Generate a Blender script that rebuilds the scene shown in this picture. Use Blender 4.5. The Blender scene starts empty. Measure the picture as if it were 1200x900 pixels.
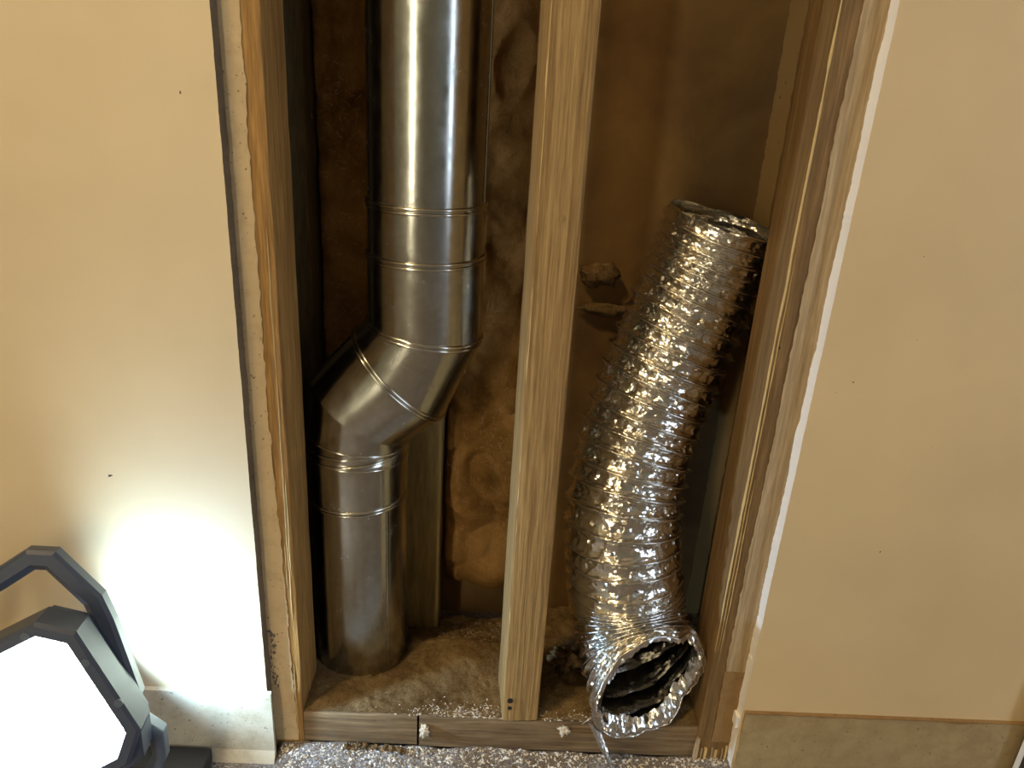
import bpy, bmesh, math, random
from math import sin, cos, pi, radians, exp
from mathutils import Vector, Matrix, noise

random.seed(11)
C = bpy.context.scene.collection
SC = bpy.context.scene

# ------------------------------------------------------------------ camera
CAM_POS = Vector((0.0, -0.6265, 0.6810))
pitch, yaw, roll = 0.3916, 0.0266, 0.0602
fw = Vector((sin(yaw)*cos(pitch), cos(yaw)*cos(pitch), -sin(pitch)))
rt = Vector((cos(yaw), -sin(yaw), 0)); up = rt.cross(fw)
r2 = rt*cos(roll) + up*sin(roll); u2 = -rt*sin(roll) + up*cos(roll)
cam_data = bpy.data.cameras.new('camera'); cam = bpy.data.objects.new('camera', cam_data); C.objects.link(cam)
m = Matrix((r2, u2, -fw)).transposed().to_4x4(); m.translation = CAM_POS
cam.matrix_world = m
cam_data.sensor_width = 36.0; cam_data.lens = 915/1200*36.0; cam_data.clip_start = 0.02
SC.camera = cam

# ------------------------------------------------------------------ world, exposure
w = bpy.data.worlds.new('world'); SC.world = w; w.use_nodes = True
w.node_tree.nodes['Background'].inputs[0].default_value = (0.55, 0.62, 0.75, 1)
w.node_tree.nodes['Background'].inputs[1].default_value = 0.3
SC.view_settings.view_transform = 'Standard'; SC.view_settings.look = 'None'
SC.view_settings.exposure = 0.66; SC.view_settings.gamma = 1.0; SC.view_settings.use_curve_mapping = False

CEILING_LAMP = dict(pos=(-0.85, -0.80, 2.33), radius=0.13, color=(1.0, 0.74, 0.38), strength=90.0)
WINDOW = dict(strength=4.0, color=(0.66, 0.80, 1.0))
WINDOW2 = dict(strength=11.0, color=(1.0, 0.90, 0.66))
WORK_FRONT = dict(strength=48.0, color=(0.80, 0.90, 1.0))
WALL_GLOW = dict(power=3.9, color=(0.46, 0.71, 1.0))

# ------------------------------------------------------------------ materials
def mat(name, color=(.5,.5,.5), rough=.6, metal=0.0, emit=None, estr=0.0, spec=None):
    M = bpy.data.materials.new(name); M.use_nodes = True
    b = M.node_tree.nodes['Principled BSDF']
    b.inputs['Base Color'].default_value = (*color, 1); b.inputs['Roughness'].default_value = rough
    b.inputs['Metallic'].default_value = metal
    if spec is not None: b.inputs['Specular IOR Level'].default_value = spec
    if emit: b.inputs['Emission Color'].default_value = (*emit, 1); b.inputs['Emission Strength'].default_value = estr
    return M
class NT:
    def __init__(s, M): s.t = M.node_tree; s.b = s.t.nodes['Principled BSDF']
    def n(s, kind, **kw):
        x = s.t.nodes.new(kind)
        for k, v in kw.items():
            if k in x.inputs: x.inputs[k].default_value = v
            else: setattr(x, k, v)
        return x
    def l(s, a, b): s.t.links.new(a, b)
    def coords(s, scale=(1,1,1)):
        g = s.n('ShaderNodeNewGeometry'); mp = s.n('ShaderNodeMapping'); s.l(g.outputs['Position'], mp.inputs[0])
        mp.inputs['Scale'].default_value = scale; return mp.outputs[0]
    def noise(s, co, scale, detail=4, rough=.55, dist=0.0):
        x = s.n('ShaderNodeTexNoise'); s.l(co, x.inputs['Vector'])
        x.inputs['Scale'].default_value = scale; x.inputs['Detail'].default_value = detail
        x.inputs['Roughness'].default_value = rough; x.inputs['Distortion'].default_value = dist
        return x.outputs[0]
    def ramp(s, fac, stops):
        x = s.n('ShaderNodeValToRGB'); s.l(fac, x.inputs[0]); e = x.color_ramp.elements
        while len(e) < len(stops): e.new(.5)
        for el, (p, c) in zip(e, stops): el.position = p; el.color = (*c, 1)
        return x.outputs[0]
    def mix(s, a, b, fac, mode='MIX'):
        x = s.n('ShaderNodeMix', data_type='RGBA', blend_type=mode)
        for sock, v in ((x.inputs[0], fac), (x.inputs[6], a), (x.inputs[7], b)):
            if hasattr(v, 'links'): s.l(v, sock)
            elif isinstance(v, (int, float)): sock.default_value = v
            else: sock.default_value = (*v, 1)
        return x.outputs[2]
    def bump(s, h, strength=.3, dist=.001, prev=None):
        x = s.n('ShaderNodeBump'); s.l(h, x.inputs['Height']); x.inputs['Strength'].default_value = strength
        x.inputs['Distance'].default_value = dist
        if prev: s.l(prev, x.inputs['Normal'])
        s.l(x.outputs[0], s.b.inputs['Normal']); return x.outputs[0]

def g(v):  # sRGB 0-255 -> linear
    return tuple((c/255/12.92 if c/255 <= .04045 else ((c/255+.055)/1.055)**2.4) for c in v)

def painted(name, c, speck=(60,45,30), dirt=0.0, dirtc=(90,75,50)):
    M = mat(name, g(c), .55); t = NT(M); co = t.coords()
    n1 = t.noise(co, 6, 3); base = t.ramp(n1, [(.3, g([x*.95 for x in c])), (.7, g(c))])
    v = t.noise(co, 120, 2, .5)
    sp = t.ramp(v, [(.20, (1,1,1)), (.215, (0,0,0))])
    base = t.mix(base, g(speck), sp)
    if dirt:
        d = t.noise(co, 45, 6, .7); dm = t.ramp(d, [(.5-.1*dirt, (0,0,0)), (.75, (1,1,1))])
        base = t.mix(base, g(dirtc), dm)
        v2 = t.noise(co, 330, 2, .5); s2 = t.ramp(v2, [(.27, (1,1,1)), (.31, (0,0,0))]); base = t.mix(base, g(speck), s2)
    t.l(base, t.b.inputs['Base Color']); t.bump(t.noise(co, 260, 4, .6), .15 + .25*dirt, .0006)
    return M
def wood(name, dark, mid, light, stretch=.06, rough=.75, sc=260, grain=.5, knot=0):
    M = mat(name, g(mid), rough); t = NT(M); co = t.coords((1, 1, stretch))
    n1 = t.noise(co, sc, 5, .6, .25); n0 = t.noise(co, sc*.22, 3, .6, .4)
    a = t.ramp(n1, [(.32, g(dark)), (.5, g(mid)), (.68, g(light))])
    b = t.ramp(n0, [(.3, g(dark)), (.7, g(light))])
    c = t.mix(a, b, .4)
    fine = t.noise(t.coords((1,1,.06)), 620, 3, .6)
    c = t.mix(c, t.ramp(fine, [(.35, (.62,.62,.62)), (.6, (1,1,1))]), .55, 'MULTIPLY')
    t.l(c, t.b.inputs['Base Color'])
    bp = t.bump(n1, grain, .0012); t.bump(fine, .35, .0005, bp)
    return M
def horiz_wood(name, dark, mid, light):
    M = mat(name, g(mid), .8); t = NT(M); co = t.coords((.06, 1, 1))
    n1 = t.noise(co, 260, 5, .6, .3); a = t.ramp(n1, [(.3, g(dark)), (.5, g(mid)), (.7, g(light))])
    d = t.noise(t.coords(), 60, 5, .7)
    a = t.mix(a, g((120,100,75)), t.ramp(d, [(.45, (0,0,0)), (.75, (.8,.8,.8))]))
    t.l(a, t.b.inputs['Base Color']); t.bump(n1, .5, .001); return M

M_wallL = painted('cream_paint_left', (226,203,160))
M_wallR = painted('cream_paint_right', (224,197,150))
M_baseL = painted('baseboard_paint', (206,194,168), (95,80,55), .35, (170,155,125))
M_baseR = painted('dusty_baseboard', (180,158,116), (70,54,34), 1.0, (154,132,92))
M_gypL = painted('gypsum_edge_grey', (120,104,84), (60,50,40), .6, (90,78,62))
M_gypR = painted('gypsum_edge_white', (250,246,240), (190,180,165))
M_compound = painted('joint_compound_cream', (206,178,132), (120,95,60), .25, (178,150,108))
M_compoundR = wood('pale_limed_wood', (150,124,88), (180,154,116), (204,182,146), .04, .8, 300, .4)
M_tan = painted('tan_paint', (156,124,80), (90,65,38), .35, (130,98,60))
M_studL = wood('amber_pine', (120,82,34), (164,120,58), (196,152,84))
M_studC = wood('rough_pine', (112,80,38), (162,126,70), (194,160,102), .022, .8, 420, 1.0)
M_studR = wood('brown_pine', (92,68,36), (126,96,54), (158,124,76), .04)
M_rear = wood('old_fir', (120,98,56), (158,134,82), (184,160,104), .12, .8, 130, .5)
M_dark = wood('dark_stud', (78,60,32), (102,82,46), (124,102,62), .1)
M_plate = horiz_wood('weathered_plate', (84,64,40), (122,98,66), (150,126,92))
M_light_edge = mat('raw_wood_edge', g((206,178,120)), .7)

def steel(name, base=(.55,.55,.50), rough=.24):
    M = mat(name, base, rough, 1.0); t = NT(M); co = t.coords()
    v = t.n('ShaderNodeTexVoronoi'); t.l(co, v.inputs['Vector']); v.inputs['Scale'].default_value = 210
    sp = t.ramp(v.outputs['Color'], [(.0, tuple(x*.86 for x in base)), (1, base)])
    d = t.noise(co, 30, 6, .7); c = t.mix(sp, (.34,.33,.28), t.ramp(d, [(.42, (0,0,0)), (.85, (.6,.6,.6))]))
    t.l(c, t.b.inputs['Base Color'])
    rr = t.n('ShaderNodeMapRange'); t.l(t.noise(co, 55, 5, .65), rr.inputs[0])
    rr.inputs[1].default_value=.3; rr.inputs[2].default_value=.75; rr.inputs[3].default_value=rough-.1; rr.inputs[4].default_value=rough+.06
    t.l(rr.outputs[0], t.b.inputs['Roughness'])
    bp = t.bump(t.noise(t.coords((1,1,.15)), 26, 1), .12, .0015); t.bump(t.noise(co, 700, 2), .06, .0004, bp)
    return M
M_steel = steel('galvanized_steel'); M_bead = steel('bright_seam_steel', (.72,.70,.63), .2)
def foil(name, base, rough):
    M = mat(name, base, rough, 1.0); t = NT(M); co = t.coords()
    v = t.n('ShaderNodeTexVoronoi'); v.feature = 'F1'; v.distance = 'EUCLIDEAN'
    dn = t.n('ShaderNodeTexNoise'); t.l(co, dn.inputs['Vector']); dn.inputs['Scale'].default_value = 120
    mx = t.mix(co, dn.outputs['Color'], .006, 'ADD'); t.l(mx, v.inputs['Vector']); v.inputs['Scale'].default_value = 240
    b1 = t.bump(v.outputs['Distance'], .3, .0009)
    t.bump(t.noise(co, 260, 3, .6, 1.2), .25, .0006, b1)
    return M
M_foil = foil('crumpled_foil', (.76,.73,.66), .2)
M_foilrim = foil('torn_foil_rim', (.80,.78,.73), .22)

M_foilin = foil('shaded_inner_foil', (.13,.115,.09), .26)  # dark base colour paints the shade inside the duct opening
M_insul = mat('pink_fibreglass', g((150,92,56)), 1.0, spec=.1); t = NT(M_insul); co = t.coords()
c = t.ramp(t.noise(co, 14, 5, .6, .6), [(.28, g((112,78,38))), (.45, g((162,120,64))), (.62, g((194,148,88))), (.8, g((172,142,84)))])
fn = t.noise(t.coords((1,1,.5)), 300, 5, .75, 1.5)
c = t.mix(c, t.ramp(fn, [(.35, (.6,.55,.5)), (.65, (1,1,1))]), .6, 'MULTIPLY'); t.l(c, t.b.inputs['Base Color'])
bp = t.bump(t.noise(co, 40, 6, .7, 1.0), .8, .004); t.bump(fn, .6, .0012, bp)
M_fibre = mat('glass_fibre', g((215,180,140)), .5)
M_tuft = mat('dusty_insulation', g((120,94,60)), 1.0, spec=.1); t = NT(M_tuft); co = t.coords()
c = t.ramp(t.noise(co, 120, 5, .7, .5), [(.3, g((70,52,30))), (.7, g((138,110,74)))]); t.l(c, t.b.inputs['Base Color']); t.bump(t.noise(co, 300, 5, .7), .8, .002)
M_dirt = mat('brown_dust', g((118,90,54)), 1.0, spec=.1); t = NT(M_dirt); co = t.coords()
c = t.ramp(t.noise(co, 22, 6, .65, .4), [(.3, g((86,66,40))), (.5, g((124,102,68))), (.72, g((150,126,90)))])
c = t.mix(c, t.ramp(t.noise(co, 420, 4, .7), [(.35, (.5,.45,.4)), (.62, (1,1,1))]), .7, 'MULTIPLY'); t.l(c, t.b.inputs['Base Color'])
bp = t.bump(t.noise(co, 130, 6, .7), .6, .003); t.bump(t.noise(co, 600, 4, .7), .5, .0008, bp)
M_backR = mat('brown_backing_board', g((140,104,56)), .8); t = NT(M_backR); co = t.coords()
c = t.ramp(t.noise(co, 8, 5, .6, .5), [(.3, g((104,74,38))), (.7, g((142,108,58)))])
c = t.mix(c, g((60,38,20)), t.ramp(t.noise(co, 75, 2), [(.22, (1,1,1)), (.24, (0,0,0))]))
t.l(c, t.b.inputs['Base Color']); t.bump(t.noise(co, 150, 4), .15, .0006)
M_tape = painted('tape_band', (158,124,74), (120,90,50), .2, (150,118,70))
M_floor = mat('speckled_grey_floor', g((120,112,106)), .9); t = NT(M_floor); co = t.coords()
c = t.ramp(t.noise(co, 420, 5, .75), [(.34, g((64,58,54))), (.5, g((122,116,114))), (.66, g((190,186,186)))])
c = t.mix(c, g((106,86,62)), t.ramp(t.noise(co, 18, 5, .6), [(.42, (0,0,0)), (.66, (.9,.9,.9))])); t.l(c, t.b.inputs['Base Color'])
t.bump(t.noise(co, 500, 4, .7), .7, .0015)
M_chip = [mat('pale_wood_chip', g((212,198,174)), .8), mat('brown_wood_chip', g((128,110,86)), .9), mat('white_gypsum_crumb', g((236,232,226)), .9)]
M_black = mat('dark_hole', (.012,.01,.008), .9)
M_nail = mat('nail_metal', (.25,.18,.1), .5, .6)
M_plastic = mat('slate_blue_plastic', g((62,70,87)), .42); t = NT(M_plastic); t.bump(t.noise(t.coords(), 900, 2), .12, .0004)
M_plastic2 = mat('grey_plastic', g((82,92,106)), .45)
M_rubber = mat('dark_rubber', g((58,54,52)), .7)
M_lens = mat('lit_lens', (.9,.95,1), .4, emit=WORK_FRONT['color'], estr=WORK_FRONT['strength'])
M_ceil = mat('ceiling_paint', g((180,165,140)), .9)
M_farwall = mat('room_paint', g((128,122,104)), .8)
M_pane = mat('daylight_pane', (.6,.7,.8), .2, emit=WINDOW['color'], estr=WINDOW['strength'])
M_pane2 = mat('warm_daylight_pane', (.7,.7,.6), .2, emit=WINDOW2['color'], estr=WINDOW2['strength'])
M_white = mat('white_trim', g((230,228,222)), .5)
M_lamp = mat('lamp_glow', (1,1,1), .5, emit=CEILING_LAMP['color'], estr=CEILING_LAMP['strength'])
M_board = mat('dark_board', g((64,50,38)), .7); M_bedge = mat('white_board_edge', g((240,236,228)), .6)

# ------------------------------------------------------------------ helpers
def mesh_obj(name, V, F, materials, parent=None, smooth=False, fm=None, sharp=None):
    """vertices in world coordinates; origin moved to the parent's base or the mesh's own bottom centre"""
    V = [Vector(v) for v in V]
    if parent is not None: o0 = parent['base']; o0 = Vector(o0)
    else:
        o0 = Vector(((min(v.x for v in V)+max(v.x for v in V))/2, (min(v.y for v in V)+max(v.y for v in V))/2, min(v.z for v in V)))
    me = bpy.data.meshes.new(name); me.from_pydata([v-o0 for v in V], [], F); me.validate(); me.update()
    for M in (materials if isinstance(materials, (list, tuple)) else [materials]): me.materials.append(M)
    if fm:
        for p, i in zip(me.polygons, fm): p.material_index = i
    if smooth: me.shade_smooth()
    if sharp: me.set_sharp_from_angle(angle=radians(sharp))
    o = bpy.data.objects.new(name, me); C.objects.link(o)
    if parent is not None: o.parent = parent
    else: o.location = o0
    return o
def fixn(o):
    bm = bmesh.new(); bm.from_mesh(o.data); bmesh.ops.recalc_face_normals(bm, faces=bm.faces); bm.to_mesh(o.data); bm.free(); return o
def tag(o, label, cat, group=None, kind=None):
    o['label'] = label; o['category'] = cat
    if group: o['group'] = group
    if kind: o['kind'] = kind
    return o
def thing(name, base, label, cat, group=None):
    o = bpy.data.objects.new(name, None); C.objects.link(o); o.location = base; o['base'] = tuple(base)
    o.empty_display_size = .02
    return tag(o, label, cat, group)
def sub(parent_obj, parent_thing, name, V, F, materials, **kw):
    o = mesh_obj(name, V, F, materials, parent_thing, **kw); o.parent = parent_obj; return o
def struct(name, V, F, materials, **kw):
    o = mesh_obj(name, V, F, materials, **kw); o['kind'] = 'structure'; return o
def box(x0, x1, y0, y1, z0, z1):
    V = [(x,y,z) for z in (z0,z1) for y in (y0,y1) for x in (x0,x1)]
    return V, [(0,2,3,1),(4,5,7,6),(0,1,5,4),(2,6,7,3),(0,4,6,2),(1,3,7,5)]
def join(*vf):
    V, F = [], []
    for v, f in vf:
        k = len(V); V += list(v); F += [tuple(i+k for i in p) for p in f]
    return V, F
def prism(pts, d, bevel=0.0):
    """pts: list of 3D front points (planar), d: vector of depth; front edge optionally bevelled inward"""
    pts = [Vector(p) for p in pts]; n = len(pts); d = Vector(d)
    c = sum(pts, Vector())/n
    if bevel:
        dn = d.normalized()
        fr = [p + (c-p).normalized()*bevel for p in pts]; mid = [p + dn*bevel for p in pts]
        bk = [p + d for p in pts]; V = fr+mid+bk
        F = [tuple(range(n))[::-1]] + [(i,(i+1)%n,n+(i+1)%n,n+i) for i in range(n)] + [(n+i,n+(i+1)%n,2*n+(i+1)%n,2*n+i) for i in range(n)] + [tuple(range(2*n,3*n))]
    else:
        V = pts + [p+d for p in pts]
        F = [tuple(range(n))[::-1]] + [(i,(i+1)%n,n+(i+1)%n,n+i) for i in range(n)] + [tuple(range(n,2*n))]
    return V, F
def nz(p, s, seed=0): return noise.noise(Vector(p)*s + Vector((seed*7.3, seed*3.1, seed*1.7)))

def wood_bar(x0, x1, y0, y1, z0, z1, rnd=.0022, seed=0, rot=0.0, rough=.0004, axis='z', wane=None):
    """a sawn board with eased arrises and slightly uneven faces; many sections along its length"""
    L = (z1-z0) if axis == 'z' else (x1-x0)
    n = max(2, int(L/.006)); 
    if L > 1: 
        ts = [0.8*i/130 for i in range(131)] + [0.8 + (L-.8)*i/20 for i in range(1, 21)]
    else: ts = [L*i/n for i in range(n+1)]
    if axis == 'z': a0,a1,b0,b1 = x0,x1,y0,y1
    else: a0,a1,b0,b1 = y0,y1,z0,z1
    k = 5; prof = []
    for (cx, cy, st) in ((a1-rnd, b0+rnd, -pi/2), (a1-rnd, b1-rnd, 0), (a0+rnd, b1-rnd, pi/2), (a0+rnd, b0+rnd, pi)):
        for i in range(3): prof.append((cx+rnd*cos(st+i*pi/4), cy+rnd*sin(st+i*pi/4)))
    # subdivide the front side for chipped relief
    fr = []
    front = (prof[-1], prof[0])
    for i in range(1, 12):
        f = i/12; fr.append((front[0][0]+(front[1][0]-front[0][0])*f, front[0][1]+(front[1][1]-front[0][1])*f))
    prof += fr; m_ = len(prof); ca, cb = (a0+a1)/2, b0
    V, F = [], []
    for t in ts:
        for (a, b) in prof:
            if rot: da, db = a-ca, b-cb; a = ca+da*cos(rot)-db*sin(rot); b = cb+da*sin(rot)+db*cos(rot)
            h = rough*(nz((a*9, b*9, t*.5), 40, seed) + .6*nz((a*3, b*3, t), 18, seed+5))
            p = (a, b+h, z0+t) if axis == 'z' else (x0+t, a, b+h*.6)
            if axis == 'z': p = (a+h*.5, b+h, z0+t)
            V.append(p)
    nt = len(ts)
    for i in range(nt-1):
        for j in range(m_):
            F.append((i*m_+j, i*m_+(j+1)%m_, (i+1)*m_+(j+1)%m_, (i+1)*m_+j))
    F.append(tuple(range(m_))[::-1]); F.append(tuple((nt-1)*m_+j for j in range(m_)))
    return V, F
def ragged_strip(xl, xr, y, z0, z1, th=.0006, jl=.0, jr=.0012, seed=0, step=.004):
    """thin skin of paint or compound on a face looking towards -y; xl, xr are functions of z"""
    n = int((z1-z0)/step)+1; V, F = [], []
    for i in range(n+1):
        z = z0+(z1-z0)*i/n
        a = xl(z)+jl*(nz((0,0,z), 160, seed)+.6*nz((0,0,z), 500, seed)); b = xr(z)+jr*(nz((0,1,z), 90, seed+3)+.7*nz((0,2,z), 330, seed))
        V += [(a, y, z), (a, y-th, z), (b, y-th, z), (b, y, z)]
    for i in range(n):
        for j in range(3): F.append((i*4+j, (i+1)*4+j, (i+1)*4+j+1, i*4+j+1))
    F += [(0,1,2,3), (n*4+3,n*4+2,n*4+1,n*4)]
    return V, F

# ------------------------------------------------------------------ setting
FZ = -0.012; TOP = 2.4; XL = -0.2133; XR = 0.2743; WT = 0.0127
V, F = box(-1.6, 2.0, -2.6, 0.26, FZ-.05, FZ); struct('floor', V, F, M_floor)
V, F = box(-1.6, 2.0, -2.6, 0.26, TOP, TOP+.05); struct('ceiling', V, F, M_ceil)
V, F = box(-1.65, -1.6, -2.6, 0.26, FZ, TOP); struct('wall_far_left', V, F, M_farwall)
DX0, DX1 = -1.32, -1.06
V, F = join(box(-1.6,DX0,-2.65,-2.6,FZ,TOP), box(DX1,2.0,-2.65,-2.6,FZ,TOP), box(DX0,DX1,-2.65,-2.6,2.05,TOP)); struct('wall_front', V, F, M_farwall)
V, F = join(box(DX0,DX0+.03,-2.65,-2.58,FZ,2.05), box(DX1-.03,DX1,-2.65,-2.58,FZ,2.05), box(DX0+.03,DX1-.03,-2.65,-2.58,FZ,.04), box(DX0+.03,DX1-.03,-2.65,-2.58,2.02,2.05))
dr = struct('window_2', V, F, M_white)
V, F = box(DX0+.03, DX1-.03, -2.63, -2.625, .04, 2.02); pn = mesh_obj('pane', V, F, M_pane2); pn.parent = dr; pn.location = pn.location - dr.location
WY0, WY1, WZ0, WZ1 = -2.05, -1.25, 0.08, 2.05
V, F = join(box(2.0,2.05,-2.6,WY0,FZ,TOP), box(2.0,2.05,WY1,0.26,FZ,TOP), box(2.0,2.05,WY0,WY1,FZ,WZ0), box(2.0,2.05,WY0,WY1,WZ1,TOP))
struct('wall_far_right', V, F, M_farwall)
V, F = join(box(1.98,2.05,WY0,WY0+.05,WZ0,WZ1), box(1.98,2.05,WY1-.05,WY1,WZ0,WZ1), box(1.98,2.05,WY0+.05,WY1-.05,WZ0,WZ0+.05), box(1.98,2.05,WY0+.05,WY1-.05,WZ1-.05,WZ1), box(1.99,2.04,WY0+.05,WY1-.05,1.38,1.42))
win = struct('window_1', V, F, M_white)
V, F = box(2.03, 2.035, WY0+.05, WY1-.05, WZ0+.05, WZ1-.05)
pn = mesh_obj('pane', V, F, M_pane); pn.parent = win; pn.location = pn.location - win.location
# hidden closing sides and back of the wall cavity
V, F = box(-.6, .07, .235, .26, FZ, TOP); struct('wall_back', V, F, M_backR)
V, F = box(.0705, .6, .2, .225, FZ, TOP); struct('wall_back_right', V, F, M_backR)
V, F = ragged_strip(lambda z: .2655, lambda z: .2825, .1999, FZ, 1.0, .0007, .001, .001, 4); struct('trim_1', V, F, M_tape)
V, F = box(-.62, -.6, 0, .26, FZ, TOP); struct('wall_cavity_left', V, F, M_backR)
V, F = box(.6, .62, 0, .26, FZ, TOP); struct('wall_cavity_right', V, F, M_backR)

def drywall(name, xin, xout, side, M_face, M_edge, seed, edge_th):
    """painted sheet with a rough cut edge of its own width"""
    zs = [FZ + .8*i/270 for i in range(271)] + [FZ+.8+(TOP-FZ-.8)*i/12 for i in range(1, 13)]
    V, F, fm = [], [], []
    for z in zs:
        j = .0007*nz((0,0,z), 60, seed) + .0004*nz((0,0,z), 400, seed)
        e = edge_th(z)
        V += [(xout, 0, z), (xout, -WT, z), (xin + j*.5, -WT, z), (xin + side*e*.35 + j, -WT*.55, z), (xin + side*e + j*1.4, 0, z)]
    k = 5
    for i in range(len(zs)-1):
        for q in range(k):
            f = (i*k+q, i*k+(q+1)%k, (i+1)*k+(q+1)%k, (i+1)*k+q); F.append(f); fm.append(1 if q in (2, 3) else 0)
    F.append(tuple(range(k))); fm.append(0); F.append(tuple((len(zs)-1)*k+q for q in range(k))); fm.append(0)
    return fixn(struct(name, V, F, [M_face, M_edge], fm=fm))
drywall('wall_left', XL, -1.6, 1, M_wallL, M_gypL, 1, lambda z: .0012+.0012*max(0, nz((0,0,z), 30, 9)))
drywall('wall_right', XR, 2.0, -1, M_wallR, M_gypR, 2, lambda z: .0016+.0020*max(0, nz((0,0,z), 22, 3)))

def baseboard(name, x0, x1, z1f, th, M_, seed, cove):
    n = 120; V, F = [], []
    for i in range(n+1):
        x = x0+(x1-x0)*i/n; zt = z1f(x)+.0006*nz((x,0,0), 90, seed)
        h = zt-FZ
        V += [(x, -WT, zt), (x, -WT-th, zt-.001), (x, -WT-th, FZ+.28*h*0.5), (x, -WT-th-cove*.5, FZ+.07*h), (x, -WT-th-cove, FZ), (x, -WT, FZ)]
    k = 6
    for i in range(n):
        for q in range(k): F.append((i*k+q, i*k+(q+1)%k, (i+1)*k+(q+1)%k, (i+1)*k+q))
    F += [tuple(range(k)), tuple(n*k+q for q in range(k))]
    return fixn(struct(name, V, F, M_))
baseboard('baseboard_left', -1.6, -.2085, lambda x: .0775, .0042, M_baseL, 1, .006)
baseboard('baseboard_right', .2765, 2.0, lambda x: .0765, .0030, M_baseR, 2, .001)
# ragged caulk lines left on top of the right baseboard
V, F = [], []
n = 160
for i in range(n+1):
    x = .2765+.4*i/n; h = .0010+.0012*max(0, nz((x,0,0), 60, 8)); zc = .0765
    hh = h+.0035*max(0, nz((x,5,0), 28, 2)-.1)
    V += [(x,-WT-.0001,zc+.0009), (x,-WT-.0036,zc+.0004), (x,-WT-.0037,zc-hh), (x,-WT-.0001,zc-hh)]
for i in range(n):
    for q in range(4): F.append((i*4+q, i*4+(q+1)%4, (i+1)*4+(q+1)%4, (i+1)*4+q))
fixn(struct('trim_2', V, F, M_tan))

# ------------------------------------------------------------------ front studs
def stud(name, label, geo, M_, base, **kw):
    t = thing(name, base, label, 'stud')
    V, F = geo; o = fixn(mesh_obj('timber', V, F, M_, t, smooth=True, sharp=40)); return t, o
ls, lst = stud('wall_stud', 'amber pine wall stud on the left side, half covered by a cream strip',
     wood_bar(-.2124-.008, -.1815, 0, .0635, FZ, TOP, .002, 1, rough=.0009), M_studL, (-.2, .03, FZ))
V, F = ragged_strip(lambda z: -.2122, lambda z: -.1965+.0085*max(0, (.45-z))/.45*.9 + .0015*nz((0,0,z), 7, 2), -.0002, .0, .80, .0009, 0, .0016, 3)
o = fixn(mesh_obj('compound_strip', V, F, M_compound, ls)); o['label'] = 'cream coating strip with ragged edge'
V, F = [], []
for i in range(90):     # crumbled spots in the coating low down
    z = random.uniform(.07, .145); x = -.2085+random.gauss(0,.0014)+.0022*math.sin(z*110); r = .0004+.0014*random.random()**2.5
    k = len(V); ns = 6
    V += [(x+r*random.uniform(.6,1.2)*cos(a*2*pi/ns), -.0013, z+1.6*r*random.uniform(.6,1.2)*sin(a*2*pi/ns)) for a in range(ns)] + [(x, -.0021, z)]
    F += [(k+a, k+(a+1)%ns, k+ns) for a in range(ns)]
o = mesh_obj('crumbled_patch', V, F, M_gypL, ls); o['kind'] = 'stuff'
def splinter(t, x, y, z0, z1, wdt, M_, seed, name='splinter'):
    V, F = [], []; n = max(6, int((z1-z0)/.006))
    for i in range(n+1):
        z = z0+(z1-z0)*i/n; ww = wdt*min(1, 6*min(i, n-i)/n+.15)*(1+.5*nz((0,0,z), 80, seed)); xx = x(z)+.0006*nz((0,0,z), 30, seed)
        V += [(xx-ww/2, y, z), (xx, y-ww*.6, z), (xx+ww/2, y, z)]
    for i in range(n): F += [(i*3, (i+1)*3, (i+1)*3+1, i*3+1), (i*3+1, (i+1)*3+1, (i+1)*3+2, i*3+2)]
    return mesh_obj(name, V, F, M_, t)
for i in range(9):
    z0 = random.uniform(0, .6); splinter(ls, lambda z, q=random.uniform(-.191, -.184): q, -.0004, z0, z0+random.uniform(.05, .16), .0011, M_light_edge, i)

CSX0, CSX1 = .0273, .0653
cs, cst = stud('wall_stud', 'rough pale pine stud standing in the middle of the opening on the bottom plate',
     wood_bar(CSX0, CSX1, 0, .0635, .0385, TOP, .0022, 4, rot=radians(4.2), rough=.0007), M_studC, (.046, .03, .0385))
splinter(cs, lambda z: CSX0+.0016, -.0002, .04, .79, .0016, M_light_edge, 5, 'pale_edge')
def disc(cx, y, cz, r, th, ns=14):
    V = [(cx+r*cos(a*2*pi/ns), y, cz+r*sin(a*2*pi/ns)) for a in range(ns)]; V2 = [(v[0], y-th, v[2]) for v in V]; 
    return V+V2, [tuple(range(ns))] + [(a,(a+1)%ns,ns+(a+1)%ns,ns+a) for a in range(ns)] + [tuple(range(ns,2*ns))]
V, F = disc(.0485, .0004, .567, .0032, .0012); fixn(mesh_obj('nail_head', V, F, M_studC, cs))
V, F = disc(.0345, -.0006, .066, .0030, .0012, 9); o = fixn(mesh_obj('nail_hole', V, F, M_black, cs)); o['label'] = 'dark nail hole near the foot'
V, F = disc(.0347, -.0006, .0560, .0022, .0011, 7); fixn(mesh_obj('nail_hole', V, F, M_black, cs))

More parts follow.
